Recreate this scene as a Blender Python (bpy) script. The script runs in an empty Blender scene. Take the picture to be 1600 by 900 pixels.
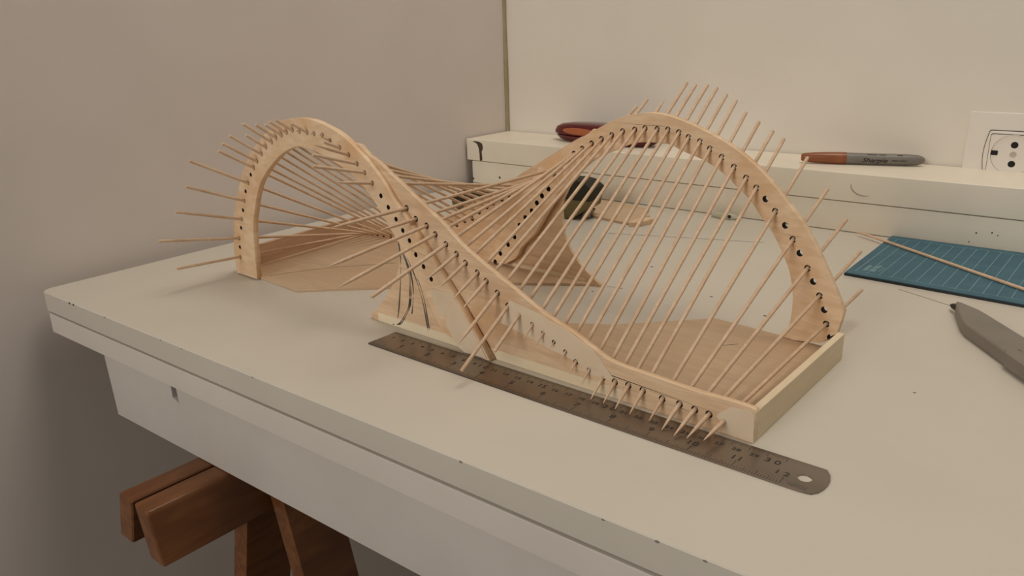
import bpy, bmesh, math, random
from mathutils import Vector, Matrix
random.seed(4)
S = 0.01                      # all coordinates below are in centimetres
scn = bpy.context.scene
C = scn.collection

# ------------------------------------------------------------ camera
cam_d = bpy.data.cameras.new('camera'); cam = bpy.data.objects.new('camera', cam_d); C.objects.link(cam)
yaw, pitch, roll = 0.69904, 1.24774, -0.02560
cam.matrix_world = Matrix.Translation(Vector((42.6635, -37.1164, 22.0142))*S) @ (
    Matrix.Rotation(yaw, 4, 'Z') @ Matrix.Rotation(pitch, 4, 'X') @ Matrix.Rotation(roll, 4, 'Z'))
cam_d.sensor_width = 36; cam_d.lens = 1252.2/1600*36
cam_d.clip_start = 0.01; cam_d.clip_end = 50
scn.camera = cam

# ------------------------------------------------------------ light
w = bpy.data.worlds.new('world'); scn.world = w; w.use_nodes = True
w.node_tree.nodes['Background'].inputs[0].default_value = (1.0, 0.95, 0.88, 1)
w.node_tree.nodes['Background'].inputs[1].default_value = 0.125
def area(name, loc, target, size, power, col):
    d = bpy.data.lights.new(name, 'AREA'); d.shape = 'DISK'; d.size = size; d.energy = power; d.color = col
    o = bpy.data.objects.new(name, d); C.objects.link(o); o.location = loc
    o.rotation_euler = (Vector(target)-Vector(loc)).to_track_quat('-Z', 'Y').to_euler()
    return o
area('ceiling_lamp', (0.45, 0.36, 1.90), (0.1, 0.25, 0), 0.80, 13.2, (1.0, 0.925, 0.82))
area('front_fill', (0.05, -2.6, 1.0), (0.1, 0.2, 0.1), 1.3, 25, (1.0, 0.95, 0.88))  # unseen fill light added behind the camera to brighten the front faces
scn.view_settings.view_transform = 'Standard'; scn.view_settings.look = 'None'
scn.view_settings.exposure = 0.13; scn.view_settings.gamma = 1; scn.view_settings.use_curve_mapping = False

# ------------------------------------------------------------ measured outlines (cm)
PN = [-3,1.0,27.85,0.42]
PAL = [-23.5,1.5,9.2,0.1]
PAR = [-6,17.15,27.9,15.0]
PF = [-25.5,17.5,6.2,17.75]
N_holes = [[26.11,0.82],[25.18,0.91],[24.3,0.93],[23.33,0.97],[22.2,0.95],[20.88,1.09],[19.88,1.13],[18.92,1.07],[18.03,1.15],[17.03,1.37],[16.02,1.68],[15.2,2.12],[14.29,2.54],[13.41,2.94],[12.54,3.36],[11.48,3.82],[10.46,4.14],[9.56,4.87],[8.59,5.5],[7.79,5.94],[6.72,6.44],[5.9,6.92],[4.92,7.46],[3.92,8.01],[3.09,8.51],[2.01,8.84],[1.11,9.51]]
AR_holes = [[26.43,2.01],[25.78,3.88],[24.79,5.63],[23.59,7.44],[22.18,9.19],[20.69,10.62],[19.88,11.22],[18.91,11.88],[17.93,12.48],[16.96,12.98],[16.14,13.43],[15.19,13.66],[14.37,13.94],[13.44,14.08],[12.51,14.04],[11.43,14.03],[10.51,13.87],[9.39,13.67],[8.37,13.3],[7.38,12.93],[6.4,12.5],[5.46,12.01],[4.6,11.52],[4.06,10.84],[3.23,10.06],[2.46,9.6],[26.8,1.11],[26.2,2.97],[25.27,4.78],[24.16,6.57],[22.97,8.32],[21.42,9.94],[1.81,8.26],[1.07,7.56],[0.47,6.86],[-0.14,6.07],[-0.92,5.35],[-1.64,4.54],[-2.3,3.36],[-3.13,2.5],[-4.15,1.46],[-4.85,0.53]]
AL_holes = [[-22.45,1.84],[-22.21,3.65],[-21.3,5.56],[-20.42,7.34],[-19.36,9.07],[-18.09,10.51],[-17.44,11.12],[-16.58,11.82],[-15.75,12.45],[-14.78,12.95],[-14.07,13.37],[-13.22,13.66],[-12.44,13.92],[-11.54,14.14],[-10.62,14.12],[-9.58,14.12],[-8.66,14.09],[-7.58,14.07],[-6.67,13.71],[-5.54,13.28],[-4.52,12.84],[-3.6,12.27],[-2.78,11.72],[-1.98,11.03],[-22.32,2.78],[-21.62,4.71],[-20.86,6.44],[-19.98,8.26],[-18.75,9.86],[-1.1,10.2],[-0.36,9.45],[0.41,8.69],[1.07,7.96],[1.73,7.32],[2.32,6.38],[3.07,5.64],[3.8,4.86],[4.7,3.79],[5.35,2.87],[5.88,2.13],[7.34,0.25]]
F_holes = [[-23.71,0.47],[-22.78,0.56],[-21.9,0.58],[-20.93,0.62],[-19.8,0.6],[-18.48,0.74],[-17.48,0.78],[-16.52,0.72],[-15.63,0.8],[-14.63,1.02],[-13.62,1.35],[-12.8,1.84],[-11.89,2.32],[-11.01,2.77],[-10.14,3.23],[-9.08,3.76],[-8.06,4.13],[-7.16,4.87],[-6.19,5.5],[-5.39,5.94],[-4.32,6.44],[-3.5,6.92],[-2.52,7.46],[-1.52,8.01],[-0.69,8.51],[0.39,8.84],[1.29,9.51]]
NO = [[27.84,1.99],[27.51,2.04],[26.03,2.08],[24.31,2.01],[21.73,2.16],[19.54,2.21],[18.16,2.42],[17.33,2.84],[15.25,3.71],[13.35,4.24],[11.38,5.24],[9.33,6.16],[7.21,7.18],[6.19,7.73],[4.59,8.95],[3.07,9.76],[1.52,10.71],[-0.39,11.76],[-1.7,12.56],[-2.58,12.87]]
NF = [[-3.92,0.28],[-2.63,1.46],[-1.19,3.1],[-0.4,4.46],[0.01,5.77],[-0.16,6.81]]
ARo = [[2.05,10.96],[4.26,12.27],[6.55,13.47],[8.71,14.55],[9.78,14.86],[11.05,15.12],[12.18,15.21],[13.29,15.11],[14.81,14.75],[16.4,14.22],[17.95,13.62],[19.47,12.82],[21.07,11.71],[22.22,10.66],[23.26,9.56],[24.29,8.53],[25.47,6.74],[26.1,5.66],[26.78,4.42],[27.15,3.73],[27.54,2.92],[27.32,1.73]]
ARi = [[26.29,0.29],[23.63,0.3],[23.81,0.93],[23.98,2.17],[23.93,3.71],[23.57,5.12],[23.06,6.17],[22.36,7.33],[21.73,8.13],[21.07,8.81],[20.28,9.74],[19.14,10.6],[18.1,11.39],[16.52,12.14],[14.76,12.63],[13.54,13.06],[12.15,13.06],[10.71,12.92],[9.66,12.59],[8.63,12.13],[6.76,11.36],[5.27,10.17],[4.12,8.98],[3.08,8.31],[1.41,5.97],[0.11,4.05],[-1.46,2.61],[-1.96,1.62],[-3.13,0.23]]
ALo = [[-23.47,0.03],[-23.49,2.21],[-22.8,4.89],[-22.22,6.46],[-20.95,8.66],[-19.59,10.5],[-18.22,11.87],[-16.61,12.99],[-14.77,14.07],[-12.99,14.79],[-11.36,15.07],[-10.03,15.19],[-8.36,15.08],[-6.98,14.78],[-5.64,14.4],[-4.55,13.92],[-3.5,13.31],[-2.47,12.66],[-1.47,11.88],[-0.5,10.97],[0.15,10.17],[1.07,9.36],[2.59,7.83],[4.35,5.91],[6.07,4.06],[7.52,2.34],[9.23,0.19]]
ALi = [[-18.93,0.54],[-19.75,3.45],[-19.45,5.39],[-18.65,7.23],[-18.44,7.71],[-17.47,9.23],[-16.09,10.47],[-14.34,11.68],[-12.78,12.47],[-11.57,12.85],[-10.49,12.94],[-8.56,12.73],[-6.82,12.25],[-5.44,11.9],[-3.8,11.11],[-2.59,10.3],[-1.46,9.25],[-0.32,7.89],[0.06,7.48],[0.95,6.52],[1.75,5.42],[2.78,3.99],[3.74,2.5],[4.57,1.24],[6.1,-0.33]]
FF = [[2.36,6.35],[2.69,4.11],[3.58,2.51],[4.73,1.37],[6.39,0.23]]
FT = [[-2.18,8.8],[-7.77,7.04]]
rods = [[[26.06,-1.9,0.63],[26.57,21.94,2.57],1,0],[[25.08,-1.9,0.43],[26.07,22.3,5.33],1,0],[[24.23,-1.76,0.22],[25.0,21.7,7.71],1,0],[[23.29,-1.41,0.13],[23.69,20.95,9.92],1,0],[[22.2,-0.92,0.15],[22.17,20.63,12.11],1,0],[[20.9,-0.93,0.15],[20.63,19.84,13.43],1,0],[[19.88,-0.88,0.15],[19.88,19.58,13.97],1,0],[[18.92,-0.7,0.14],[18.9,19.33,14.59],1,0],[[18.04,-0.72,0.16],[17.9,19.24,15.2],1,0],[[17.03,-0.25,0.7],[16.94,19.61,16.0],1,0],[[16.02,-0.12,1.09],[16.17,19.55,16.4],1,0],[[15.2,0.07,1.67],[15.18,19.98,16.83],1,0],[[14.28,0.29,2.25],[14.4,19.96,17.02],1,0],[[13.41,-0.13,2.34],[13.45,19.88,16.98],1,0],[[12.55,-0.27,2.67],[12.49,20.33,17.08],1,0],[[11.48,-1.93,2.05],[11.42,18.87,15.92],0,1],[[10.45,-3.94,1.16],[10.51,16.4,14.06],0,0],[[9.61,-3.38,2.5],[9.35,19.81,15.75],1,0],[[8.62,-1.66,4.27],[8.31,19.9,15.15],1,0],[[7.86,-1.69,4.81],[7.37,16.62,13.07],1,0],[[6.77,-1.89,5.39],[6.39,16.69,12.62],1,0],[[5.99,-2.3,5.89],[5.45,16.76,12.12],1,0],[[5.06,-6.19,5.63],[4.59,16.82,11.6],0,0],[[3.84,-7.78,6.45],[4.06,16.86,10.9],1,0],[[3.02,-7.83,7.65],[3.24,16.91,10.09],1,0],[[1.92,-2.43,8.68],[2.47,16.96,9.62],1,0],[[0.96,-5.69,9.42],[1.47,17.03,9.72],1,0],[[-21.94,-4.99,2.39],[-23.76,18.21,0.41],0,1],[[-21.95,-6.17,5.11],[-22.8,18.21,0.43],0,1],[[-21.06,-4.77,7.46],[-21.93,18.2,0.38],0,1],[[-20.25,-3.95,9.55],[-20.95,18.18,0.35],0,1],[[-19.22,-3.86,11.77],[-19.82,18.17,0.28],0,1],[[-18.01,-1.87,12.4],[-18.49,18.16,0.38],0,1],[[-17.43,-1.78,13.04],[-17.48,18.15,0.41],0,1],[[-16.59,-1.55,13.69],[-16.52,18.15,0.32],0,1],[[-15.76,-0.56,13.68],[-15.63,18.15,0.4],0,1],[[-14.8,-1.32,14.73],[-14.62,18.15,0.61],0,1],[[-14.12,-0.61,14.61],[-13.61,18.16,0.94],0,1],[[-13.26,-0.3,14.64],[-12.78,18.17,1.43],0,1],[[-12.48,-0.42,14.93],[-11.87,18.18,1.91],0,1],[[-11.59,-0.42,15.1],[-10.99,18.19,2.37],0,1],[[-10.63,0.7,14.29],[-10.13,18.21,2.85],0,1],[[-9.62,-0.44,14.96],[-9.06,18.22,3.39],0,1],[[-8.67,0.61,14.24],[-8.04,18.24,3.78],0,1],[[-7.59,0.56,14.22],[-7.15,18.26,4.53],0,1],[[-6.69,-0.08,14.13],[-6.17,18.28,5.2],1,1],[[-5.55,-0.68,13.89],[-5.38,18.3,5.66],0,1],[[-4.55,-2.27,13.96],[-4.31,18.32,6.2],1,1],[[-3.63,-3.18,13.47],[-3.49,18.34,6.71],0,1],[[-2.84,-3.81,12.82],[-2.51,18.36,7.29],0,1],[[-2.06,-2.66,11.6],[-1.5,18.38,7.89],1,1]]
patchN = [[10.65,4.58],[11.95,4.37],[13.24,4.15],[14.04,3.88],[15.2,3.63],[17.23,2.77],[17.88,2.26],[18.83,1.29],[18.08,1.08],[17.03,1.09],[16.27,1.62],[15.15,1.82],[13.81,1.98],[12.01,2.43],[9.79,2.81],[10.34,3.84]]
patchE = [[25.64,0.94],[25.78,1.18],[26.53,1.77],[27.52,1.86],[27.79,1.71],[27.84,0.12],[26.73,0.12],[26.01,0.12],[26.17,0.52]]
patchA = [[3.74,4.14],[5.7,4.27],[6.23,3.68],[7.57,2.16],[8.99,0.22],[6.81,0.12],[6.24,0.39],[5.07,1.75],[5.26,2.51],[4.47,2.43],[3.88,3.35]]
pencil = [[[-0.07,6.97],[0.09,5.78],[-0.12,3.77],[-0.48,1.67],[-0.91,0.28],[-1.33,0.12]],[[0.27,6.2],[0.83,4.94],[0.86,3.71],[0.71,2.18],[0.2,1.31],[-0.54,0.36],[-1.12,0.12]],[[0.39,6.08],[0.97,4.96],[1.0,3.74],[0.85,2.21],[0.35,1.34],[-0.32,0.41],[-0.97,0.12]],[[1.04,4.98],[1.25,3.54],[1.04,2.0],[0.92,1.47]],[[0.79,5.9],[1.49,4.57],[2.15,2.83],[2.52,0.82],[2.64,0.12]],[[0.93,5.93],[1.69,4.61],[2.35,2.88],[2.66,0.96],[2.86,0.12]]]

# ------------------------------------------------------------ materials
def base_mat(name, rough=0.6, metal=0.0, spec=0.5):
    m = bpy.data.materials.new(name); m.use_nodes = True
    nt = m.node_tree; b = nt.nodes['Principled BSDF']
    b.inputs['Roughness'].default_value = rough; b.inputs['Metallic'].default_value = metal
    b.inputs['Specular IOR Level'].default_value = spec
    return m, nt, b
def node(nt, t, **kw):
    n = nt.nodes.new(t)
    for k, v in kw.items(): setattr(n, k, v)
    return n
def noise_mat(name, c1, c2, scale=40, rough=0.6, metal=0.0, stretch=(1,1,1), bump=0.0, detail=4, lo=.35, hi=.65, spec=.5, rot=(0,0,0)):
    m, nt, b = base_mat(name, rough, metal, spec)
    tc = node(nt, 'ShaderNodeTexCoord'); mp = node(nt, 'ShaderNodeMapping'); mp.inputs['Scale'].default_value = stretch
    mp.inputs['Rotation'].default_value = rot
    nz = node(nt, 'ShaderNodeTexNoise'); nz.inputs['Scale'].default_value = scale; nz.inputs['Detail'].default_value = detail
    cr = node(nt, 'ShaderNodeValToRGB'); e = cr.color_ramp.elements
    e[0].position = lo; e[1].position = hi; e[0].color = (*c1, 1); e[1].color = (*c2, 1)
    L = nt.links.new
    L(tc.outputs['Object'], mp.inputs['Vector']); L(mp.outputs[0], nz.inputs['Vector']); L(nz.outputs['Fac'], cr.inputs[0])
    L(cr.outputs[0], b.inputs['Base Color'])
    if bump:
        bp = node(nt, 'ShaderNodeBump'); bp.inputs['Strength'].default_value = bump; bp.inputs['Distance'].default_value = 0.001
        L(nz.outputs['Fac'], bp.inputs['Height']); L(bp.outputs[0], b.inputs['Normal'])
    return m
def wood(name, c1, c2, c3, stretch=(6, 60, 60), rough=0.55, rot=(0,0,0), blot=14):
    """grain streaks over soft blotches"""
    m, nt, b = base_mat(name, rough, 0, .35)
    tc = node(nt, 'ShaderNodeTexCoord'); mp = node(nt, 'ShaderNodeMapping')
    mp.inputs['Scale'].default_value = stretch; mp.inputs['Rotation'].default_value = rot
    g = node(nt, 'ShaderNodeTexNoise'); g.inputs['Scale'].default_value = 6; g.inputs['Detail'].default_value = 6; g.inputs['Distortion'].default_value = .6
    f = node(nt, 'ShaderNodeTexNoise'); f.inputs['Scale'].default_value = blot; f.inputs['Detail'].default_value = 2
    r1 = node(nt, 'ShaderNodeValToRGB'); e = r1.color_ramp.elements
    e[0].position = .35; e[1].position = .65; e[0].color = (*c1, 1); e[1].color = (*c2, 1)
    r2 = node(nt, 'ShaderNodeValToRGB'); e = r2.color_ramp.elements
    e[0].position = .48; e[1].position = .68; e[0].color = (0,0,0,1); e[1].color = (1,1,1,1)
    mx = node(nt, 'ShaderNodeMix', data_type='RGBA'); mx.inputs['B'].default_value = (*c3, 1)
    mt = node(nt, 'ShaderNodeMath', operation='MULTIPLY'); mt.inputs[1].default_value = .7
    bp = node(nt, 'ShaderNodeBump'); bp.inputs['Strength'].default_value = .12; bp.inputs['Distance'].default_value = .0006
    L = nt.links.new
    L(tc.outputs['Object'], mp.inputs['Vector']); L(mp.outputs[0], g.inputs['Vector']); L(tc.outputs['Object'], f.inputs['Vector'])
    L(g.outputs['Fac'], r1.inputs[0]); L(f.outputs['Fac'], r2.inputs[0]); L(r2.outputs[0], mt.inputs[0])
    L(mt.outputs[0], mx.inputs['Factor']); L(r1.outputs[0], mx.inputs['A']); L(mx.outputs['Result'], b.inputs['Base Color'])
    L(g.outputs['Fac'], bp.inputs['Height']); L(bp.outputs[0], b.inputs['Normal'])
    return m
def plain(name, c, rough=.5, metal=0, spec=.5):
    return noise_mat(name, tuple(x*.93 for x in c), tuple(min(1, x*1.05) for x in c), 60, rough, metal, spec=spec)

M = {}
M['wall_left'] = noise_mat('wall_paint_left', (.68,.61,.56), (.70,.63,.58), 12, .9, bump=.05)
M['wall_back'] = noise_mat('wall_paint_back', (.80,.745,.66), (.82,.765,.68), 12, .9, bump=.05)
M['trim'] = noise_mat('corner_sealant', (.33,.27,.15), (.39,.32,.19), 60, .7)
M['floor'] = noise_mat('floor_grey', (.20,.17,.14), (.25,.21,.18), 8, .6)
M['table'] = noise_mat('white_lacquer', (.60,.555,.475), (.635,.585,.50), 9, .42, bump=.02, detail=6)
M['table_side'] = noise_mat('white_lacquer_side', (.66,.605,.54), (.69,.635,.57), 14, .5, bump=.04)
M['apron'] = noise_mat('grey_white_paint_shaded', (.56,.515,.465), (.60,.55,.50), 14, .6, bump=.04)  # own greyish paint, with shading under the board put into its darker tone
M['box'] = noise_mat('cream_paint', (.80,.73,.60), (.86,.78,.645), 13, .45, bump=.05)
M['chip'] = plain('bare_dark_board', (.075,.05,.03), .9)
M['chip_pale'] = plain('bare_pale_board', (.25,.21,.16), .8)
M['ply'] = wood('birch_ply', (.66,.455,.285), (.80,.59,.39), (.60,.35,.18), (5, 60, 40), blot=22)
M['ply2'] = wood('birch_ply_cut', (.74,.52,.32), (.86,.65,.44), (.72,.44,.23), (9, 9, 34), rot=(0, .6, 0), blot=32)
M['plate'] = wood('plywood_sheet', (.56,.405,.265), (.63,.46,.30), (.56,.38,.235), (4, 30, 30), blot=10)
M['board'] = wood('pale_lime_strip', (.76,.63,.44), (.82,.68,.48), (.72,.57,.38), (30, 4, 30), blot=12)
M['ply_dark'] = wood('reddish_ply', (.50,.32,.20), (.60,.40,.26), (.46,.28,.17), (30, 4, 30), blot=12)
M['strip'] = wood('pale_base_strip', (.80,.68,.48), (.86,.73,.53), (.78,.62,.41), (4, 30, 30), blot=10)
M['rod'] = wood('skewer_bamboo', (.62,.44,.295), (.72,.52,.355), (.56,.375,.235), (60, 60, 60), blot=60)
M['burn'] = plain('scorched_bore', (.02,.010,.006), .8)
M['patch'] = noise_mat('masking_patch', (.92,.76,.56), (.97,.83,.63), 45, .35)
_b = M['patch'].node_tree.nodes['Principled BSDF']; _b.inputs['Alpha'].default_value = .7
M['pencil'] = plain('graphite', (.06,.055,.045), .4)
M['pine'] = wood('stained_pine', (.13,.045,.014), (.20,.078,.026), (.09,.03,.010), (16, 2.5, 16), rough=.38, blot=9)
M['steel'] = noise_mat('worn_steel', (.20,.165,.135), (.30,.255,.215), 5, .27, .9, stretch=(1,6,1), detail=8, lo=.3, hi=.7)
M['etch'] = plain('etched_black', (.02,.017,.014), .6)
M['mat'] = noise_mat('cutting_mat_teal', (.028,.110,.160), (.040,.138,.19), 40, .55, stretch=(1,1,1), detail=6)
M['mat_edge'] = plain('mat_black_core', (.01,.016,.02), .6)
M['mat_line'] = plain('mat_line_print', (.22,.38,.42), .6)
M['red'] = plain('dark_red_gloss', (.10,.005,.007), .07)
M['orange'] = plain('orange_panel', (.42,.12,.045), .3)
M['pen'] = plain('grey_barrel', (.20,.18,.155), .45)
M['cap'] = plain('brown_cap', (.27,.085,.028), .35)
M['ink'] = plain('black_print', (.012,.01,.009), .5)
M['knife'] = noise_mat('grey_plastic', (.20,.175,.145), (.225,.195,.165), 40, .55)
M['black'] = plain('black_plastic', (.020,.017,.009), .55, spec=.3)
M['olive'] = plain('olive_plastic', (.12,.092,.028), .4)
M['socket'] = noise_mat('socket_plastic', (.80,.745,.67), (.82,.765,.69), 20, .32)
M['groove'] = plain('socket_groove', (.06,.035,.02), .7)
M['hole'] = plain('socket_hole', (.006,.005,.005), .8)
M['chrome'] = plain('socket_screw', (.55,.50,.44), .25, 1.0)
M['clear'] = plain('milky_plastic', (.50,.47,.36), .15)

# ------------------------------------------------------------ helpers
def link(name, me, mat, parent=None, mats=None):
    o = bpy.data.objects.new(name, me); C.objects.link(o)
    for m in (mats or [mat]): me.materials.append(m)
    if parent: o.parent = parent
    return o
def thing(name, label, cat, loc=(0,0,0), group=None):
    o = bpy.data.objects.new(name, None); C.objects.link(o); o.location = Vector(loc)*S; o.empty_display_size = .02
    return tag(o, label, cat, group)
def tag(o, label, cat, group=None):
    o['label'] = label; o['category'] = cat
    if group: o['group'] = group
    return o
def settle():
    bpy.context.view_layer.update()
def smooth(me, ang=35):
    for p in me.polygons: p.use_smooth = True
    try: me.set_sharp_from_angle(angle=math.radians(ang))
    except Exception: pass
def bm_obj(name, bm, mat, parent=None, bevel=0, seg=2, sm=False, mats=None):
    if bevel:
        bmesh.ops.recalc_face_normals(bm, faces=bm.faces[:]); bm.normal_update()
        bmesh.ops.bevel(bm, geom=[e for e in bm.edges if e.is_manifold and e.calc_face_angle(0) > .5], offset=bevel*S, segments=seg, affect='EDGES', profile=.7)
    bmesh.ops.recalc_face_normals(bm, faces=bm.faces[:])
    me = bpy.data.meshes.new(name); bm.to_mesh(me); bm.free()
    if sm or bevel: smooth(me)
    o = link(name, me, mat, parent, mats)
    if parent:
        o.matrix_parent_inverse = Matrix.Translation(-parent.location)
    return o
def prism(bm, pts, z0, z1, frame=None):
    """polygon (cm, local x,y) raised from z0 to z1; frame maps local to world"""
    f = frame or Matrix.Identity(4)
    vb = [bm.verts.new(f @ (Vector((x, y, z0))*S)) for x, y in pts]
    vt = [bm.verts.new(f @ (Vector((x, y, z1))*S)) for x, y in pts]
    n = len(pts)
    bm.faces.new(vb[::-1]); bm.faces.new(vt)
    for i in range(n): bm.faces.new((vb[i], vb[(i+1) % n], vt[(i+1) % n], vt[i]))
def hexa(bm, p8):
    v = [bm.verts.new(Vector(p)*S) for p in p8]
    for f in ((0,3,2,1),(4,5,6,7),(0,1,5,4),(1,2,6,5),(2,3,7,6),(3,0,4,7)): bm.faces.new([v[i] for i in f])
def box(bm, x0, x1, y0, y1, z0, z1):
    hexa(bm, [(x0,y0,z0),(x1,y0,z0),(x1,y1,z0),(x0,y1,z0),(x0,y0,z1),(x1,y0,z1),(x1,y1,z1),(x0,y1,z1)])
def tube(bm, pts, rad, seg=10, cap=True):
    """swept round section; rad may be a list"""
    P = [Vector(p)*S for p in pts]; n = len(P)
    R_ = rad if isinstance(rad, (list, tuple)) else [rad]*n
    rings = []
    for i, p in enumerate(P):
        d = (P[min(i+1, n-1)]-P[max(i-1, 0)]).normalized()
        a = d.cross(Vector((0,0,1)))
        if a.length < .1: a = d.cross(Vector((1,0,0)))
        a.normalize(); b = d.cross(a)
        rings.append([bm.verts.new(p+(a*math.cos(t)+b*math.sin(t))*R_[i]*S) for t in [2*math.pi*k/seg for k in range(seg)]])
    for r0, r1 in zip(rings, rings[1:]):
        for k in range(seg): bm.faces.new((r0[k], r0[(k+1) % seg], r1[(k+1) % seg], r1[k]))
    if cap: bm.faces.new(rings[0][::-1]); bm.faces.new(rings[-1])
def plane_frame(P, off=0.0):
    """vertical sheet through plan points P=(x0,y0,x1,y1): local (x,z) of the data -> world; local +z points to the viewer side (-y)"""
    x0, y0, x1, y1 = P
    k = (y1-y0)/(x1-x0)
    # data x is world x, so shear-free mapping: direction (1,k)
    n = Vector((k, -1, 0)).normalized()
    m = Matrix(((1, 0, n.x, x0*0), (k, 0, n.y, 0), (0, 1, 0, 0), (0, 0, 0, 1)))
    m.translation = Vector((n.x*off, (y0-k*x0)+n.y*off, 0))*S
    return m
def catmull(pts, sub=5):
    out = []
    n = len(pts)
    for i in range(n-1):
        p0, p1, p2, p3 = pts[max(i-1, 0)], pts[i], pts[i+1], pts[min(i+2, n-1)]
        for s in range(sub):
            t = s/sub
            out.append(tuple(.5*((2*p1[k])+(-p0[k]+p2[k])*t+(2*p0[k]-5*p1[k]+4*p2[k]-p3[k])*t*t+(-p0[k]+3*p1[k]-3*p2[k]+p3[k])*t**3) for k in (0, 1)))
    out.append(tuple(pts[-1]))
    return out
def relax(pts, it=1):
    """light smoothing of a hand-cut edge"""
    for _ in range(it):
        pts = [pts[0]]+[tuple(.25*a+.5*b+.25*c for a, b, c in zip(pts[i-1], pts[i], pts[i+1])) for i in range(1, len(pts)-1)]+[pts[-1]]
    return pts
def sheet(name, outline, holes, P, thick, mat, parent, off=0.0, hr=.225):
    """flat wooden rib with drilled holes"""
    cu = bpy.data.curves.new(name, 'CURVE'); cu.dimensions = '2D'; cu.fill_mode = 'BOTH'; cu.extrude = thick*S/2
    cu.bevel_depth = .015*S; cu.bevel_resolution = 0
    def sp(pts):
        s = cu.splines.new('POLY'); s.points.add(len(pts)-1)
        for q, p in zip(s.points, pts): q.co = (p[0]*S, p[1]*S, 0, 1)
        s.use_cyclic_u = True
    sp(outline)
    for hx, hz in holes:
        sp([(hx+hr*math.cos(a), hz+hr*math.sin(a)) for a in [2*math.pi*k/14 for k in range(14)]])
    o = bpy.data.objects.new('tmp', cu); C.objects.link(o)
    dg = bpy.context.evaluated_depsgraph_get()
    me = bpy.data.meshes.new_from_object(o.evaluated_get(dg)); C.objects.unlink(o); bpy.data.objects.remove(o)
    me.transform(Matrix.Translation((0, 0, -thick*S/2)))
    me.transform(plane_frame(P, off)); me.name = name
    bm = bmesh.new(); bm.from_mesh(me); bmesh.ops.remove_doubles(bm, verts=bm.verts[:], dist=1e-6)
    bmesh.ops.recalc_face_normals(bm, faces=bm.faces[:])
    me.materials.clear()
    inv = plane_frame(P, off).inverted()
    for f in bm.faces:                       # the drilled bores are scorched dark
        q = inv @ f.calc_center_median()
        if any((q.x-hx*S)**2+(q.y-hz*S)**2 < (hr*S*1.12)**2 for hx, hz in holes): f.material_index = 1
    bm.to_mesh(me); bm.free()
    idx = [p.material_index for p in me.polygons]
    o = link(name, me, mat, parent, [mat, M['burn']])
    for p, k in zip(me.polygons, idx): p.material_index = k
    o.matrix_parent_inverse = Matrix.Translation(-parent.location)
    return o
def text_mesh(s, size, frame, depth=.004, shear=0, sx=1.0):
    cu = bpy.data.curves.new('t', 'FONT'); cu.body = s; cu.size = size*S; cu.align_x = 'CENTER'; cu.align_y = 'CENTER'
    cu.extrude = depth*S; cu.shear = shear; cu.offset = size*S*.012
    o = bpy.data.objects.new('t', cu); C.objects.link(o)
    dg = bpy.context.evaluated_depsgraph_get()
    me = bpy.data.meshes.new_from_object(o.evaluated_get(dg)); C.objects.unlink(o); bpy.data.objects.remove(o)
    me.transform(Matrix.Diagonal((sx, 1, 1, 1))); me.transform(frame)
    return me

# ------------------------------------------------------------ room
def struct(name, bm, mat):
    o = bm_obj(name, bm, mat); o['kind'] = 'structure'; return o
XL = -35.7
def yb(x): return 56.15+.021*(x+26)
FL = -74.0
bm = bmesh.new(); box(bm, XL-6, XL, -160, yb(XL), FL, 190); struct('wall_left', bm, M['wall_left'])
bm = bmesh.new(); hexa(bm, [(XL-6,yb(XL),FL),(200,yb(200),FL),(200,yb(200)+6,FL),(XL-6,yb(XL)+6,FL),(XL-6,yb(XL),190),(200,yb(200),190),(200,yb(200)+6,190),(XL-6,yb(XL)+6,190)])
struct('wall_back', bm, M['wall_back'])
bm = bmesh.new(); box(bm, XL-6, 200, -160, yb(200)+6, FL-4, FL); struct('floor', bm, M['floor'])
# wavering bead of yellowed sealant down the corner
bm = bmesh.new(); tube(bm, [(XL+.12+.06*math.sin(z*.21), yb(XL)-.12, z) for z in range(6, 190, 3)], [.30+.04*math.sin(z*.5) for z in range(6, 190, 3)], 8)
struct('trim_1', bm, M['trim'])

# ------------------------------------------------------------ table
def yf(x): return -11.79+.0294*(x+28.8)
T = thing('table', 'white lacquered work table of two stacked boards in the wall corner', 'table', (20, 20, 0))
def slab(name, z0, z1, grow, mat):
    b = bmesh.new()
    x0 = -33.9+grow*.2; x1 = 92; r = 1.0
    pts = [(x1, yf(x1)-grow*.1), (x1, 55.0), (x0-.7, 55.0), (x0, yf(x0)+r)]
    for a in range(1, 6):
        t = a/6*math.pi/2
        pts.append((x0+r-r*math.cos(t), yf(x0)+r-r*math.sin(t)))
    pts.append((x0+r, yf(x0+r)))
    prism(b, pts[::-1], z0, z1)
    return bm_obj(name, b, mat, T, bevel=.16, seg=3)
slab('tabletop', -1.83, 0, 0, M['table'])
slab('lower_board', -3.84, -2.0, 1, M['table_side'])
b = bmesh.new()                                                  # core between the boards, coloured dark to stand for the gap's shadow
prism(b, [(-33.2,yf(-33.2)+.6),(90,yf(90)+.6),(90,54),(-33.2,54)], -2.01, -1.82); bm_obj('gap_shadow_core', b, M['chip'], T)
b = bmesh.new()                                                  # apron with a small notch in its top edge
ya = lambda x: yf(x)+.12
def ap(x, z): return (x, z)
pts = [(-25.3,-3.85),(-24.75,-9.95),(90,-9.6),(90,-3.85),(-13.95,-3.85),(-13.75,-5.68),(-14.6,-5.45),(-14.65,-3.85)]
prism(b, pts, -1.6, 0, plane_frame((-28.8, -11.09, 32.06, -9.3)))
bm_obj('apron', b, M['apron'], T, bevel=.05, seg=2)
b = bmesh.new()
pr = [(-24.0, yf(-24)+2.7), (-22.6, yf(-22)+2.7), (-22.6, 52), (-24.0, 52)]
prism(b, pr, -9.0, -3.86); bm_obj('side_apron', b, M['apron'], T, bevel=.05)
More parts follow.
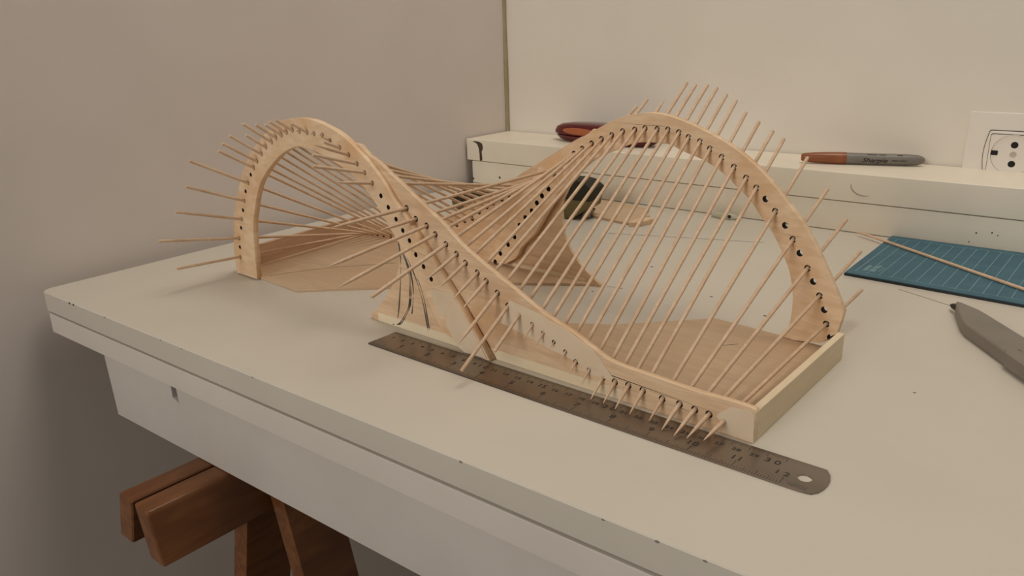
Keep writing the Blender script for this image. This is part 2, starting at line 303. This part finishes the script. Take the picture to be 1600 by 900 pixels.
# chips along the front arris
for x, sz in ((-28.2,.16),(-27.5,.15),(-22.1,.12),(-13.5,.10),(-10.6,.09),(16.4,.12),(-2,.10),(28.0,.12),(25.2,.09),(30.3,.1)):
    pts = [(x+sz*math.cos(a)*(1+.3*random.random()), -.11+sz*.55*math.sin(a)) for a in [k*math.pi/4 for k in range(8)]]
    b = bmesh.new(); prism(b, pts, -.03, .006 if x > -27 else .015, plane_frame((-28.8,-11.79,32.06,-10.0)))
    bm_obj('edge_chip', b, M['chip'] if x < -27 else M['chip_pale'], T)
for p, q in (((26.8, 31.6), (31.2, 29.7)), ((-3, 33.5), (12, 39.2)), ((6.8, 18.3), (8.2, 18.6))):
    b = bmesh.new(); tube(b, [(p[0], p[1], .0), ((p[0]+q[0])/2, (p[1]+q[1])/2+.05, .0), (q[0], q[1], .0)], .025, 5)
    bm_obj('pencil_line', b, M['pencil'], T)
for x, y, r in ((15.2, 21, .09), (7.0, 25.5, .1), (14.5, 27.5, .06), (6.5, 16.5, .07), (25, 24, .05), (33, 12, .06), (20.5, 19.3, .09), (30, 36, .05)):
    b = bmesh.new(); prism(b, [(x+r*math.cos(a)*1.6, y+r*math.sin(a)) for a in [k*math.pi/4 for k in range(8)]], 0, .012)
    bm_obj('speck', b, M['chip'], T)

# ------------------------------------------------------------ trestle under the table
TR = thing('trestle', 'brown stained wooden trestle carrying the white table', 'trestle', (-8.5, -5, FL))
def beam(x0, x1, lean, name='top_beam'):
    b = bmesh.new(); zt, zb = -9.97, -14.1
    hexa(b, [(x0+lean,-16.85,zb),(x1+lean,-16.85,zb),(x1+lean,46,zb),(x0+lean,46,zb),(x0,-16.85,zt),(x1,-16.85,zt),(x1,46,zt),(x0,46,zt)])
    return bm_obj(name, b, M['pine'], TR, bevel=.28, seg=3)
beam(-12.35, -10.35, -1.3); beam(-10.1, -8.2, 1.1)
def leg(x0, x1, zt, lean, y0, y1):
    b = bmesh.new(); zb = FL+.02; h = (zt-zb)
    dx = lean*h
    hexa(b, [(x0+dx,y0,zb),(x1+dx,y0,zb),(x1+dx,y1,zb),(x0+dx,y1,zb),(x0,y0,zt),(x1,y0,zt),(x1,y1,zt),(x0,y1,zt)])
    return bm_obj('leg', b, M['pine'], TR, bevel=.12, seg=2)
leg(-12.05, -10.15, -13.25, -.25, -8, -3.3)
leg(-6.85+.9-1.85, -6.0, -9.5, .255, -8, -3.3)
leg(-12.05, -10.15, -13.25, -.25, 36, 41); leg(-7.8, -6.0, -9.5, .255, 36, 41)

# ------------------------------------------------------------ long cream box on the table against the wall
def yx(x): return 47.14+.0263*(x+14.66)
BX = thing('storage_box', 'long low cream painted box with a flat lid along the back wall', 'box', (10, 50, 0))
def long(x0, x1, f, yback, z0, z1):
    b = bmesh.new()
    hexa(b, [(x0,yx(x0)+f,z0),(x1,yx(x1)+f,z0),(x1,yback(x1),z0),(x0,yback(x0),z0),(x0,yx(x0)+f,z1),(x1,yx(x1)+f,z1),(x1,yback(x1),z1),(x0,yback(x0),z1)])
    return b
bm_obj('body', long(-34.55, 85, .06, lambda x: yb(x)-.35, .06, 3.16), M['box'], BX, bevel=.06)
bm_obj('lid', long(-35.35, 85, -.1, lambda x: yb(x)-.12, 3.26, 6.22), M['box'], BX, bevel=.16, seg=3)
b = bmesh.new(); box(b, -34.0, 80, 49.5, 53, 0, .1); box(b, -34.0, 80, 49.5, 53, 3.1, 3.3); bm_obj('spacer', b, M['chip'], BX)
b = bmesh.new()                                                  # worn split on the lid end
fr = plane_frame((-14.66, 47.14-.1, 33.28, 48.4-.1))
prism(b, [(-34.1,5.95),(-33.6,5.98),(-33.1,5.95),(-32.5,5.75),(-32.35,5.3),(-32.4,4.9),(-32.6,4.6),(-32.5,3.6),(-32.6,3.3),(-33.0,3.3),(-33.0,4.2),(-33.1,5.0),(-33.35,5.55),(-33.6,5.75),(-34.1,5.85)], -.05, .012, fr)
bm_obj('worn_split', b, M['chip'], BX)
fr2 = plane_frame((-14.66, 47.14+.06, 33.28, 48.4+.06))
for x, z, r in ((-29.6, 1.2, .17), (-34.45, .6, .16), (30.4,1.75,.08),(30.9,1.55,.06),(29.1,1.55,.08),(28.6,.6,.07)):
    b = bmesh.new(); prism(b, [(x+r*math.cos(a), z+r*math.sin(a)) for a in [k*math.pi/5 for k in range(10)]], -.05, .012, fr2)
    bm_obj('nail_hole', b, M['chip'], BX)
b = bmesh.new()                                                  # curved grey scuff on the lid
arc = [(18.6+1.15*math.cos(a)*1.2, 5.0+1.0*math.sin(a)) for a in [math.radians(170+i*12) for i in range(11)]]
tube(b, [tuple((fr @ (Vector((x, z, .0))*S))/S) for x, z in arc], [.02+.05*math.sin(i/10*math.pi) for i in range(11)], 5)
bm_obj('scuff', b, plain('grey_scuff', (.33,.30,.22), .7), BX)

# ------------------------------------------------------------ wooden roof model
MD = thing('architecture_model', 'pale wooden arched roof model of ribs and crossing skewers on the table', 'model', (2, 9, 0))
# floor sheets
bL = [(-23.3,1.75),(-19.9,1.75),(-14.1,1.45),(-10.2,5.0),(-7.6,7.3),(-.3,13.7),(6.3,18.0),(6.0,18.2),(-24.9,17.9)]
bR = [(27.3,.75),(27.3,15.35),(23.4,15.6),(17.95,16.05),(12.5,10.5),(4.5,5.6),(-3.0,1.15)]
for pts in (bL, bR):
    b = bmesh.new(); prism(b, pts, .0, .25); bm_obj('floor_plate', b, M['plate'], MD, bevel=.02, seg=1)
for ln in ([(-19.7,2.4),(-18.4,5.0),(-16.8,7.6),(-13.0,12.0)], [(20.5,11.2),(21.5,12.3)]):
    b = bmesh.new(); tube(b, [(x, y, .25) for x, y in ln], .022, 5); bm_obj('pencil_line', b, M['pencil'], MD)
# end boards
def board(p, q, t, h, m=None, name='end_board'):
    d = Vector((q[0]-p[0], q[1]-p[1])).normalized(); n = Vector((-d.y, d.x))*t
    b = bmesh.new(); prism(b, [p, q, (q[0]+n.x, q[1]+n.y), (p[0]+n.x, p[1]+n.y)], 0.005, h)
    return bm_obj(name, b, m or M['board'], MD, bevel=.025, seg=1)
board((27.86, .45), (27.86, 14.5), .45, 1.83)
board((-24.9, 17.2), (-23.75, 1.7), .4, 2.2, M['ply_dark'])
# near wall panel
NOs = relax(catmull(NO, 4), 5)
out = [(NO[0][0], .02)] + NOs + [(-3.6,13.6),(-5.2,13.75),(-5.9,13.2),(-4.6,12.3),(-3.3,11.2),(-1.9,9.9),(-.7,8.3)] + catmull(NF[::-1], 4) + [(-3.6, .02)]
legN = [h for h in AL_holes[29:] if h[1] > .6]
sheet('wall_panel', out, N_holes + [h for h in legN if h[0] > -1.2 and h[1] > 1], PN, .38, M['ply'], MD)
# far wall panel
FO = [(2.4-x, z-(.35 if 2.4-x < -14 else .35*max(0, min(1, (-8-(2.4-x))/6)))) for x, z in NO]
FOs = relax(catmull(FO, 4), 5)
out = [(-25.3, .02)] + FOs + [(5.6,13.4),(6.6,13.2),(5.6,11.5),(4.2,9.8),(3.1,8.3),(2.5,7.2)] + catmull(FF, 4) + [(6.45, .02)]
legF = [h for h in AR_holes[32:]]
sheet('wall_panel', out, F_holes + legF, PF, .3, M['ply'], MD)
# arches
outA = catmull(ARo, 4) + [(27.1,.27),(26.11,.27)] + catmull(ARi[1:], 4)
lower = [(-5.6, .1), (-5.9, .9), (-4.9, 2.2), (-3.6, 4.1), (-2.6, 5.6), (-1.4, 7.2), (-.2, 8.7), (.8, 10.0)]
outA = relax(catmull(ARo[:-1], 4), 4) + [(27.05,1.4),(27.05,.27),(23.42,.27)] + catmull([(23.42,.3)]+ARi[2:-1], 4) + [(-3.3, .3)] + lower
sheet('arch_rib', relax(outA, 1), AR_holes, PAR, .5, M['ply2'], MD, hr=.235)
outB = relax(catmull(ALo[:-1], 4), 1) + [(9.25, .14), (8.9, .1), (7.0, .35)] + relax(catmull(ALi[::-1][1:-1], 4), 1) + [(-20.0, .15), (-23.15, .12)]
sheet('arch_rib', outB, AL_holes, PAL, .5, M['ply2'], MD, hr=.185)
# pale strips at the foot of both wall panels
def strip(P, x0, x1, h, off):
    b = bmesh.new(); prism(b, [(x0, .02), (x1, .02), (x1, h), (x0, h)], 0, .04, plane_frame(P, off)); return bm_obj('base_strip', b, M['strip'], MD)
strip(PN, -3.0, 19.5, .72, .005); strip(PF, -3.2, 4.9, .55, .005)
# pasted patches
for pts, P, m_ in ((patchN, PN, 'patch'), (patchE, PN, 'patch'), (patchA, PAL, 'patch')):
    cu_h = [h for h in (N_holes if P is PN else []) ]
    sheet('paper_patch', pts, [h for h in cu_h if patchN is pts and 12 < h[0] < 17.5], P, .03, M[m_], MD, off=.045, hr=.15)
# pencil scribbles on the near panel
b = bmesh.new()
fN = plane_frame(PN, 0.0)
for ln in pencil:
    pts = relax(catmull(ln, 4), 1)
    tube(b, [tuple((fN @ (Vector((x, z, .0))*S))/S) for x, z in pts], [.05+.02*math.sin(i*.7) for i in range(len(pts))], 5)
bm_obj('pencil_scribble', b, M['pencil'], MD)
b = bmesh.new()                                                  # spare ply slip leaning at the foot of the far leg
sheet('foot_block', relax([(-4.9,.35),(-3.9,.3),(-3.2,.9),(-1.6,3.2),(-.9,4.4),(-1.5,4.6),(-3.2,2.3),(-4.6,1.1)], 1), [], (PAR[0], PAR[1]+.4, PAR[2], PAR[3]+.4), .1, M['strip'], MD)
b.free()
# skewers
RR = .127
for p, q, p_sharp, q_sharp in rods:
    p, q = Vector(p), Vector(q); L_ = (q-p).length; d = (q-p)/L_
    t = random.uniform(.985, 1.03)*RR
    pts = []; rad = []
    if p_sharp: pts += [p, p+d*.5, p+d*min(1.3, L_*.2)]; rad += [.02, .07, t]
    else: pts += [p, p+d*.04]; rad += [t*.85, t]
    if q_sharp: pts += [q-d*1.3, q-d*.5, q]; rad += [t, .07, .02]
    else: pts += [q-d*.04, q]; rad += [t, t*.85]
    b = bmesh.new(); tube(b, [tuple(v) for v in pts], rad, 12)
    bm_obj('skewer', b, M['rod'], MD, sm=True)

# ------------------------------------------------------------ steel ruler
RU = thing('steel_ruler', 'worn steel ruler lying in front of the wooden model', 'ruler', (16, -1.3, 0))
W = 2.7
edge = [(0,0),(0,-W)]
edge += [(31.0,-W),(31.55,-W+.02)]
edge += [(32.07,-W+.12),(32.3,-W+.45),(32.42,-W+.9),(32.45,-1.35),(32.4,-.9),(32.25,-.45),(31.95,-.02),(31.5,0)]
def flat_sheet(name, outline, holes, z0, z1, mat, parent, bev=.01):
    cu = bpy.data.curves.new(name, 'CURVE'); cu.dimensions = '2D'; cu.fill_mode = 'BOTH'; cu.extrude = (z1-z0)*S/2
    for pts in [outline]+holes:
        s = cu.splines.new('POLY'); s.points.add(len(pts)-1); s.use_cyclic_u = True
        for q, p in zip(s.points, pts): q.co = (p[0]*S, p[1]*S, 0, 1)
    o = bpy.data.objects.new('tmp', cu); C.objects.link(o)
    dg = bpy.context.evaluated_depsgraph_get()
    me = bpy.data.meshes.new_from_object(o.evaluated_get(dg)); C.objects.unlink(o); bpy.data.objects.remove(o)
    me.transform(Matrix.Translation((0,0,(z0+z1)/2*S))); me.materials.clear(); me.name = name
    o = link(name, me, mat, parent); o.matrix_parent_inverse = Matrix.Translation(-parent.location)
    return o
hole = [(31.33+.36*math.cos(a), -1.42+.36*math.sin(a)) for a in [2*math.pi*k/24 for k in range(24)]]
flat_sheet('blade', edge, [hole], 0.0, .09, M['steel'], RU)
b = bmesh.new()
def tick(x, y0, y1, wd=.018): box(b, x-wd, x+wd, min(y0,y1), max(y0,y1), .088, .093)
for i in range(0, 301):
    x = i/10; l = .52 if i % 10 == 0 else (.40 if i % 5 == 0 else .26)
    tick(x+.0, -.02, -l, .012 if i % 10 else .017)
for i in range(0, 193):
    x = i*2.54/16
    if x > 30.5: break
    l = .75 if i % 16 == 0 else (.55 if i % 8 == 0 else (.42 if i % 4 == 0 else .28))
    tick(x, -W+.02, -W+l, .014 if i % 16 else .018)
bm_obj('scale_marks', b, M['etch'], RU)
me_all = bmesh.new()
def put(s, x, y, size, sx=1.25):
    me = text_mesh(s, size, Matrix.Translation(Vector((x, y, .094))*S), sx=sx)
    me_all.from_mesh(me)
for n in range(1, 31):
    big = n % 10 == 0 or n == 15
    s = '3 0' if n == 30 else ('1 0' if n == 10 else ('2 0' if n == 20 else str(n)))
    put(s, n-(.55 if n > 9 else .3), -.86, .58 if big else .40, 1.15 if big else 1.3)
for n in range(1, 13):
    put(str(n) if n != 12 else '1 2', n*2.54-(.1 if n < 12 else .22), -1.66, .60 if n < 12 else .52, 1.2)
bm_obj('numerals', me_all, M['etch'], RU)
b = bmesh.new()
prism(b, [(31.12+.36*math.cos(a), -2.34+.17*math.sin(a)) for a in [2*math.pi*k/18 for k in range(18)]], .088, .094)
prism(b, [(31.3,-2.5),(31.75,-2.5),(31.75,-2.2),(31.3,-2.2)], .088, .0935)
bm_obj('maker_mark', b, plain('grey_etch', (.10,.085,.065), .5), RU)

# ------------------------------------------------------------ cutting mat, loose skewer, blade holder
MT = thing('cutting_mat', 'teal gridded cutting mat lying against the long cream box', 'cutting mat', (28, 40, 0))
mx0, mx1, my0 = 21.95, 52, 32.9
yt = lambda x: yx(x)-.15
b = bmesh.new(); prism(b, [(mx0,my0),(mx1,my0-1.0),(mx1,yt(mx1)),(mx0-.2,yt(mx0))], .0, .22); bm_obj('core', b, M['mat_edge'], MT)
b = bmesh.new(); prism(b, [(mx0+.02,my0+.03),(mx1,my0-.97),(mx1,yt(mx1)-.02),(mx0-.18,yt(mx0)-.02)], .22, .28); bm_obj('surface', b, M['mat'], MT)
b = bmesh.new()
for i in range(0, 30):
    x = 22.6+i*1.0
    if x > mx1-.5: break
    wd = .022 if i else .03
    y0 = my0+.95-(x-mx0)*.033
    prism(b, [(x-wd,y0),(x+wd,y0),(x+wd,yt(x)-1.0),(x-wd,yt(x)-1.0)], .279, .286)
prism(b, [(22.6, my0+.92), (51, my0+.0), (51, my0+.04), (22.6, my0+.95)], .279, .2855)
prism(b, [(22.6, yt(22.6)-1.0), (51, yt(51)-1.0), (51, yt(51)-.96), (22.6, yt(22.6)-.96)], .279, .2855)
bm_obj('grid_lines', b, M['mat_line'], MT)
b = bmesh.new()                                                  # faint printed emblem in the corner
prism(b, [(23.0,34.4),(23.35,34.4),(23.35,36.3),(23.0,36.3)], .279, .286)
prism(b, [(23.5,34.5),(24.0,34.5),(24.0,35.3),(23.5,35.3)], .279, .2865)
prism(b, [(23.5,35.6),(23.9,35.4),(24.15,36.6),(23.8,36.7)], .279, .2865)
prism(b, [(24.2,34.9),(24.3,34.9),(24.45,36.2),(24.35,36.2)], .279, .2865)
bm_obj('printed_emblem', b, plain('emblem_print', (.15,.28,.31), .6), MT)
b = bmesh.new(); tube(b, [(18.6,47.0,.34),(18.9,46.8,.40),(19.8,46.3,.42),(35.2,35.85,.44),(44.0,29.9,.43)], [.04,.1,.14,.14,.14], 12)
tag(bm_obj('loose_skewer', b, M['rod'], None, sm=True), 'loose pale wooden skewer lying across the teal cutting mat', 'skewer')

K = thing('utility_knife', 'flat grey plastic knife handle on the white tabletop at the right', 'knife', (36, 24, 0))
b = bmesh.new()
prism(b, [(31.72,28.2),(32.15,28.05),(33.5,27.05),(34.1,26.4),(37.1,22.8),(48,9.8),(45.4,7.6),(36.6,19.2),(33.35,23.35),(32.9,24.3),(31.95,27.2)], .03, 1.0)
bm_obj('handle', b, M['knife'], K, bevel=.22, seg=3)
b = bmesh.new(); tube(b, [(31.3,28.9,.35),(31.6,28.4,.45),(32.0,27.9,.5)], [.1,.24,.28], 10); bm_obj('nose', b, M['black'], K, sm=True)
b = bmesh.new()
prism(b, [(36.35,19.75),(36.9,20.1),(37.4,19.7),(44.8,10.3),(44.1,9.6),(36.5,18.9)], .2, 1.12)
bm_obj('thumb_slider', b, M['knife'], K, bevel=.12, seg=2)
b = bmesh.new(); prism(b, [(36.95,20.2),(37.05,20.25),(42.5,13.5),(42.35,13.4)], .95, 1.03); bm_obj('slot', b, M['black'], K)

# ------------------------------------------------------------ things on the long box
PEN = thing('marker', 'grey permanent marker with a brown cap lying on the cream lid', 'marker', (16, 53, 6.22))
p0, p1 = Vector((10.6, 51.2, 6.86)), Vector((22.1, 55.6, 6.86)); d = p1-p0
def on(t): return tuple(p0+d*t)
b = bmesh.new(); tube(b, [on(0), on(.012), on(.03), on(.1), on(.2), on(.37), on(.375)], [.30,.42,.47,.55,.62,.66,.64], 24); bm_obj('cap', b, M['cap'], PEN, sm=True)
b = bmesh.new(); tube(b, [on(.372), on(.40), on(.86), on(.94), on(.98), on(1.0)], [.60,.62,.60,.55,.40,.20], 24); bm_obj('barrel', b, M['pen'], PEN, sm=True)
b = bmesh.new()
for t in (.285,.30,.315,.33): tube(b, [on(t), on(t+.006)], .665, 24)
bm_obj('grip_ring', b, plain('brown_ring', (.36,.13,.05), .4), PEN, sm=True)
# lettering on the barrel, facing up and outwards
dn = d.normalized(); side = Vector((dn.y, -dn.x, 0)).normalized()
def penframe(t, elev):
    n = (side*math.cos(elev)+Vector((0,0,1))*math.sin(elev)); up = n.cross(dn); up = -up if up.z < 0 else up
    o = Vector(on(t))+n*.615
    return Matrix(((dn.x, up.x, n.x, o.x*S), (dn.y, up.y, n.y, o.y*S), (dn.z, up.z, n.z, o.z*S), (0,0,0,1)))
b = bmesh.new()
b.from_mesh(text_mesh('Sharpie', .62, penframe(.60, -.12), .006, shear=.35, sx=1.35))
bm_obj('script_lettering', b, M['ink'], PEN)
b = bmesh.new()
b.from_mesh(text_mesh('FINE POINT', .22, penframe(.80, -.1), .006, sx=1.3))
for t0, t1 in ((.54,.62),(.635,.69),(.78,.82)):
    f = penframe((t0+t1)/2, .95); l = (t1-t0)*d.length/2
    prism(b, [(-l,-.05),(l,-.05),(l,.05),(-l,.05)], -.03, .012, f)
bm_obj('small_lettering', b, M['ink'], PEN)

RC = thing('oval_case', 'glossy dark red oval case with an orange panel on the cream lid', 'case', (-16, 53, 6.22))
def leaf(z, k, n=48):
    out = []
    for i in range(n):
        a = 2*math.pi*i/n; c, s_ = math.cos(a), math.sin(a)
        out.append((-16.0+8.2*k*math.copysign(abs(c)**.85, c), 52.7+2.35*k*math.copysign(abs(s_)**1.0, s_)-.02*c, z))
    return out
def shell(name, levels, mat):
    b = bmesh.new(); rings = [[b.verts.new(Vector(p)*S) for p in leaf(z, k)] for z, k in levels]
    for r0, r1 in zip(rings, rings[1:]):
        for i in range(len(r0)): b.faces.new((r0[i], r0[(i+1) % len(r0)], r1[(i+1) % len(r0)], r1[i]))
    b.faces.new(rings[0][::-1]); b.faces.new(rings[-1])
    return bm_obj(name, b, mat, RC, sm=True)
shell('lower_shell', [(6.25,.78),(6.5,.89),(6.9,.955),(7.05,.955),(7.13,.90)], M['red'])
shell('upper_shell', [(7.14,.90),(7.22,.985),(7.6,.99),(8.1,.95),(8.5,.84),(8.72,.62),(8.78,.3)], M['red'])
b = bmesh.new()
LV = [(7.22,.985),(7.6,.99),(8.1,.95),(8.5,.84)]
def case_y(x, z):
    k = LV[0][1]
    for (z0, k0), (z1, k1) in zip(LV, LV[1:]):
        if z0 <= z <= z1: k = k0+(k1-k0)*(z-z0)/(z1-z0)
    u = min(1, abs(x+16.0)/(8.2*k))
    return 52.7-2.35*k*math.sqrt(max(0, 1-u**(2/.85)))
rings = []
for q in range(1, 7):
    rings.append([b.verts.new(Vector((x, case_y(x, z)-.035, z))*S) for x, z in [(-18.9+2.9*q/6*math.cos(a), 7.78+.44*q/6*math.sin(a)) for a in [2*math.pi*k/28 for k in range(28)]]])
b.faces.new(rings[0])
for r0, r1 in zip(rings, rings[1:]):
    for k in range(28): b.faces.new((r0[k], r1[k], r1[(k+1) % 28], r0[(k+1) % 28]))
bm_obj('orange_panel', b, M['orange'], RC, sm=True)

# ------------------------------------------------------------ things behind the model
TM = thing('tape_measure', 'dark olive and black tape measure standing behind the model', 'tape measure', (-10.5, 37.5, 0))
yT = (-16, 35.6, -6, 36.6)
b = bmesh.new(); prism(b, [(-14.9,.1),(-9.75,.1),(-7.6,1.6),(-7.45,2.35),(-14.9,2.35)], -3.0, 0, plane_frame(yT)); bm_obj('lower_body', b, M['olive'], TM, bevel=.15, seg=3)
b = bmesh.new(); prism(b, [(-14.9,2.36),(-7.44,2.36),(-7.15,3.75),(-8.2,4.45),(-9.1,4.6),(-13.5,4.6),(-14.6,3.9)], -3.0, 0, plane_frame(yT)); bm_obj('upper_body', b, M['black'], TM, bevel=.15, seg=3)
b = bmesh.new(); prism(b, [(-9.2,.1),(-8.2,.1),(-7.6,1.2),(-8.4,1.4)], -1.8, -1.1, plane_frame(yT)); bm_obj('tape_hook', b, M['steel'], TM)
SC = thing('small_case', 'small dark olive case with black lid glimpsed between the crossing skewers', 'case', (-21.5, 34, 0))
ySC = (-25, 32.0, -18, 34.5)
b = bmesh.new(); prism(b, [(-24.6,.02),(-19.4,.02),(-19.2,1.2),(-24.8,1.2)], -2.6, 0, plane_frame(ySC)); bm_obj('body', b, M['olive'], SC, bevel=.12)
b = bmesh.new(); prism(b, [(-24.9,1.21),(-19.1,1.21),(-19.4,2.1),(-24.4,2.1)], -2.6, 0, plane_frame(ySC)); bm_obj('lid', b, M['black'], SC, bevel=.15)

b = bmesh.new(); prism(b, [(-10.3,38.75),(-5.0,37.9),(-2.75,37.65),(-3.2,40.2),(-2.9,42.0),(-4.0,43.2),(-4.7,45.0),(-6.4,45.6),(-12.3,46.2),(-12.0,41.5)], 0, .28)
tag(bm_obj('wood_offcut', b, M['plate'], None, bevel=.02, seg=1), 'flat rectangular plywood offcut behind the model near the tape measure', 'wood offcut')
b = bmesh.new(); prism(b, [(-2.6,37.0),(-1.6,38.0),(-1.2,40.0),(-2.0,40.4),(-2.5,40.0),(-2.75,38.7)], .0, .55)
tag(bm_obj('wood_chip', b, M['ply'], None, bevel=.05, seg=1), 'small pointed wood scrap at the right end of the flat offcut', 'wood offcut')
CP = thing('clear_cap', 'small oval milky plastic cap against the base of the cream box', 'cap', (4.3, 46.6, 0))
b = bmesh.new()
rings = []
for z, k in ((0.0,.9),(.25,1.0),(.5,.85),(.62,.5)):
    rings.append([b.verts.new(Vector((4.2+1.7*k*math.cos(a), 46.65+.75*k*math.sin(a), z))*S) for a in [2*math.pi*i/24 for i in range(24)]])
for r0, r1 in zip(rings, rings[1:]):
    for i in range(24): b.faces.new((r0[i], r0[(i+1) % 24], r1[(i+1) % 24], r1[i]))
b.faces.new(rings[0][::-1]); b.faces.new(rings[-1]); bm_obj('shell', b, M['clear'], CP, sm=True)
b = bmesh.new(); tube(b, [(5.0,46.0,.4),(5.0,45.93,.42)], .2, 12); bm_obj('dark_dot', b, M['black'], CP)

# ------------------------------------------------------------ wall socket
SK = thing('wall_socket', 'white recessed two pin wall socket with square surround on the wall', 'socket', (30, 57.3, 8))
yw = (-26, 56.15, 31, 56.15+.021*57)
def rr(x0, x1, z0, z1, r, n=5, bulge=0):
    pts = []
    w_, h_ = (x1-x0)/2, (z1-z0)
    for cx_, cz_, a0 in ((x1-r, z1-r, 0), (x0+r, z1-r, 90), (x0+r, z0+r, 180), (x1-r, z0+r, 270)):
        if bulge and a0 == 180: pts += [(x0-bulge*math.sin(math.pi*k/10), z1-r-(h_-2*r)*k/10) for k in range(1, 10)]
        if bulge and a0 == 0: pts += [(x1+bulge*math.sin(math.pi*k/10), z0+r+(h_-2*r)*k/10) for k in range(1, 10)]
        for k in range(n+1):
            a = math.radians(a0+90*k/n); pts.append((cx_+r*math.cos(a), cz_+r*math.sin(a)))
    return pts
SX = 29.85; SZ = 7.95
b = bmesh.new(); prism(b, rr(SX-4.4, SX+4.4, 3.9, 12.0, .25), -.05, .42, plane_frame(yw)); bm_obj('surround', b, M['socket'], SK, bevel=.1, seg=3)
b = bmesh.new(); prism(b, rr(SX-2.42, SX+2.42, SZ-2.5, SZ+2.33, .25, bulge=.28), .38, .47, plane_frame(yw)); bm_obj('frame_groove', b, M['groove'], SK)
b = bmesh.new(); prism(b, rr(SX-2.35, SX+2.35, SZ-2.43, SZ+2.25, .22, bulge=.28), .40, .60, plane_frame(yw)); bm_obj('frame', b, M['socket'], SK, bevel=.04, seg=2)
b = bmesh.new(); prism(b, rr(SX-2.21, SX+2.21, SZ-2.15, SZ+2.0, .22), .58, .615, plane_frame(yw)); bm_obj('frame_groove', b, M['groove'], SK)
# face plate with a round well
def ringdisc(name, r_in, outer, z0, z1, mat, cx_, cz_):
    cu = bpy.data.curves.new(name, 'CURVE'); cu.dimensions = '2D'; cu.fill_mode = 'BOTH'; cu.extrude = (z1-z0)*S/2
    for pts in (outer, [(cx_+r_in*math.cos(a), cz_+r_in*math.sin(a)) for a in [2*math.pi*k/40 for k in range(40)]]):
        s = cu.splines.new('POLY'); s.points.add(len(pts)-1); s.use_cyclic_u = True
        for q, p in zip(s.points, pts): q.co = (p[0]*S, p[1]*S, 0, 1)
    o = bpy.data.objects.new('tmp', cu); C.objects.link(o)
    dg = bpy.context.evaluated_depsgraph_get()
    me = bpy.data.meshes.new_from_object(o.evaluated_get(dg)); C.objects.unlink(o); bpy.data.objects.remove(o)
    me.transform(Matrix.Translation((0,0,(z0+z1)/2*S))); me.transform(plane_frame(yw)); me.materials.clear(); me.name = name
    o = link(name, me, mat, SK); o.matrix_parent_inverse = Matrix.Translation(-SK.location); return o
ringdisc('face_plate', 1.98, rr(SX-2.15, SX+2.15, SZ-2.09, SZ+1.93, .2), .60, .74, M['socket'], SX, SZ)
b = bmesh.new(); prism(b, [(SX+1.96*math.cos(a), SZ+1.96*math.sin(a)) for a in [2*math.pi*k/40 for k in range(40)]], .60, .63, plane_frame(yw)); bm_obj('well_floor', b, M['socket'], SK)
def disc(name, x, z, r, h0, h1, mat):
    b = bmesh.new(); prism(b, [(x+r*math.cos(a), z+r*math.sin(a)) for a in [2*math.pi*k/20 for k in range(20)]], h0, h1, plane_frame(yw)); return bm_obj(name, b, mat, SK)
disc('pin_hole', SX, SZ+.95, .33, .62, .636, M['hole']); disc('pin_hole', SX, SZ-.95, .33, .62, .636, M['hole'])
sc_ = disc('screw', SX, SZ, .3, .62, .68, M['chrome'])
b = bmesh.new(); prism(b, rr(SX-1.95, SX-1.35, SZ-.15, SZ+.3, .05), .62, .70, plane_frame(yw)); bm_obj('earth_clip', b, M['hole'], SK)
b = bmesh.new(); prism(b, rr(SX+1.35, SX+1.95, SZ-.22, SZ+.22, .05), .62, .70, plane_frame(yw)); bm_obj('earth_clip', b, M['hole'], SK)
settle()
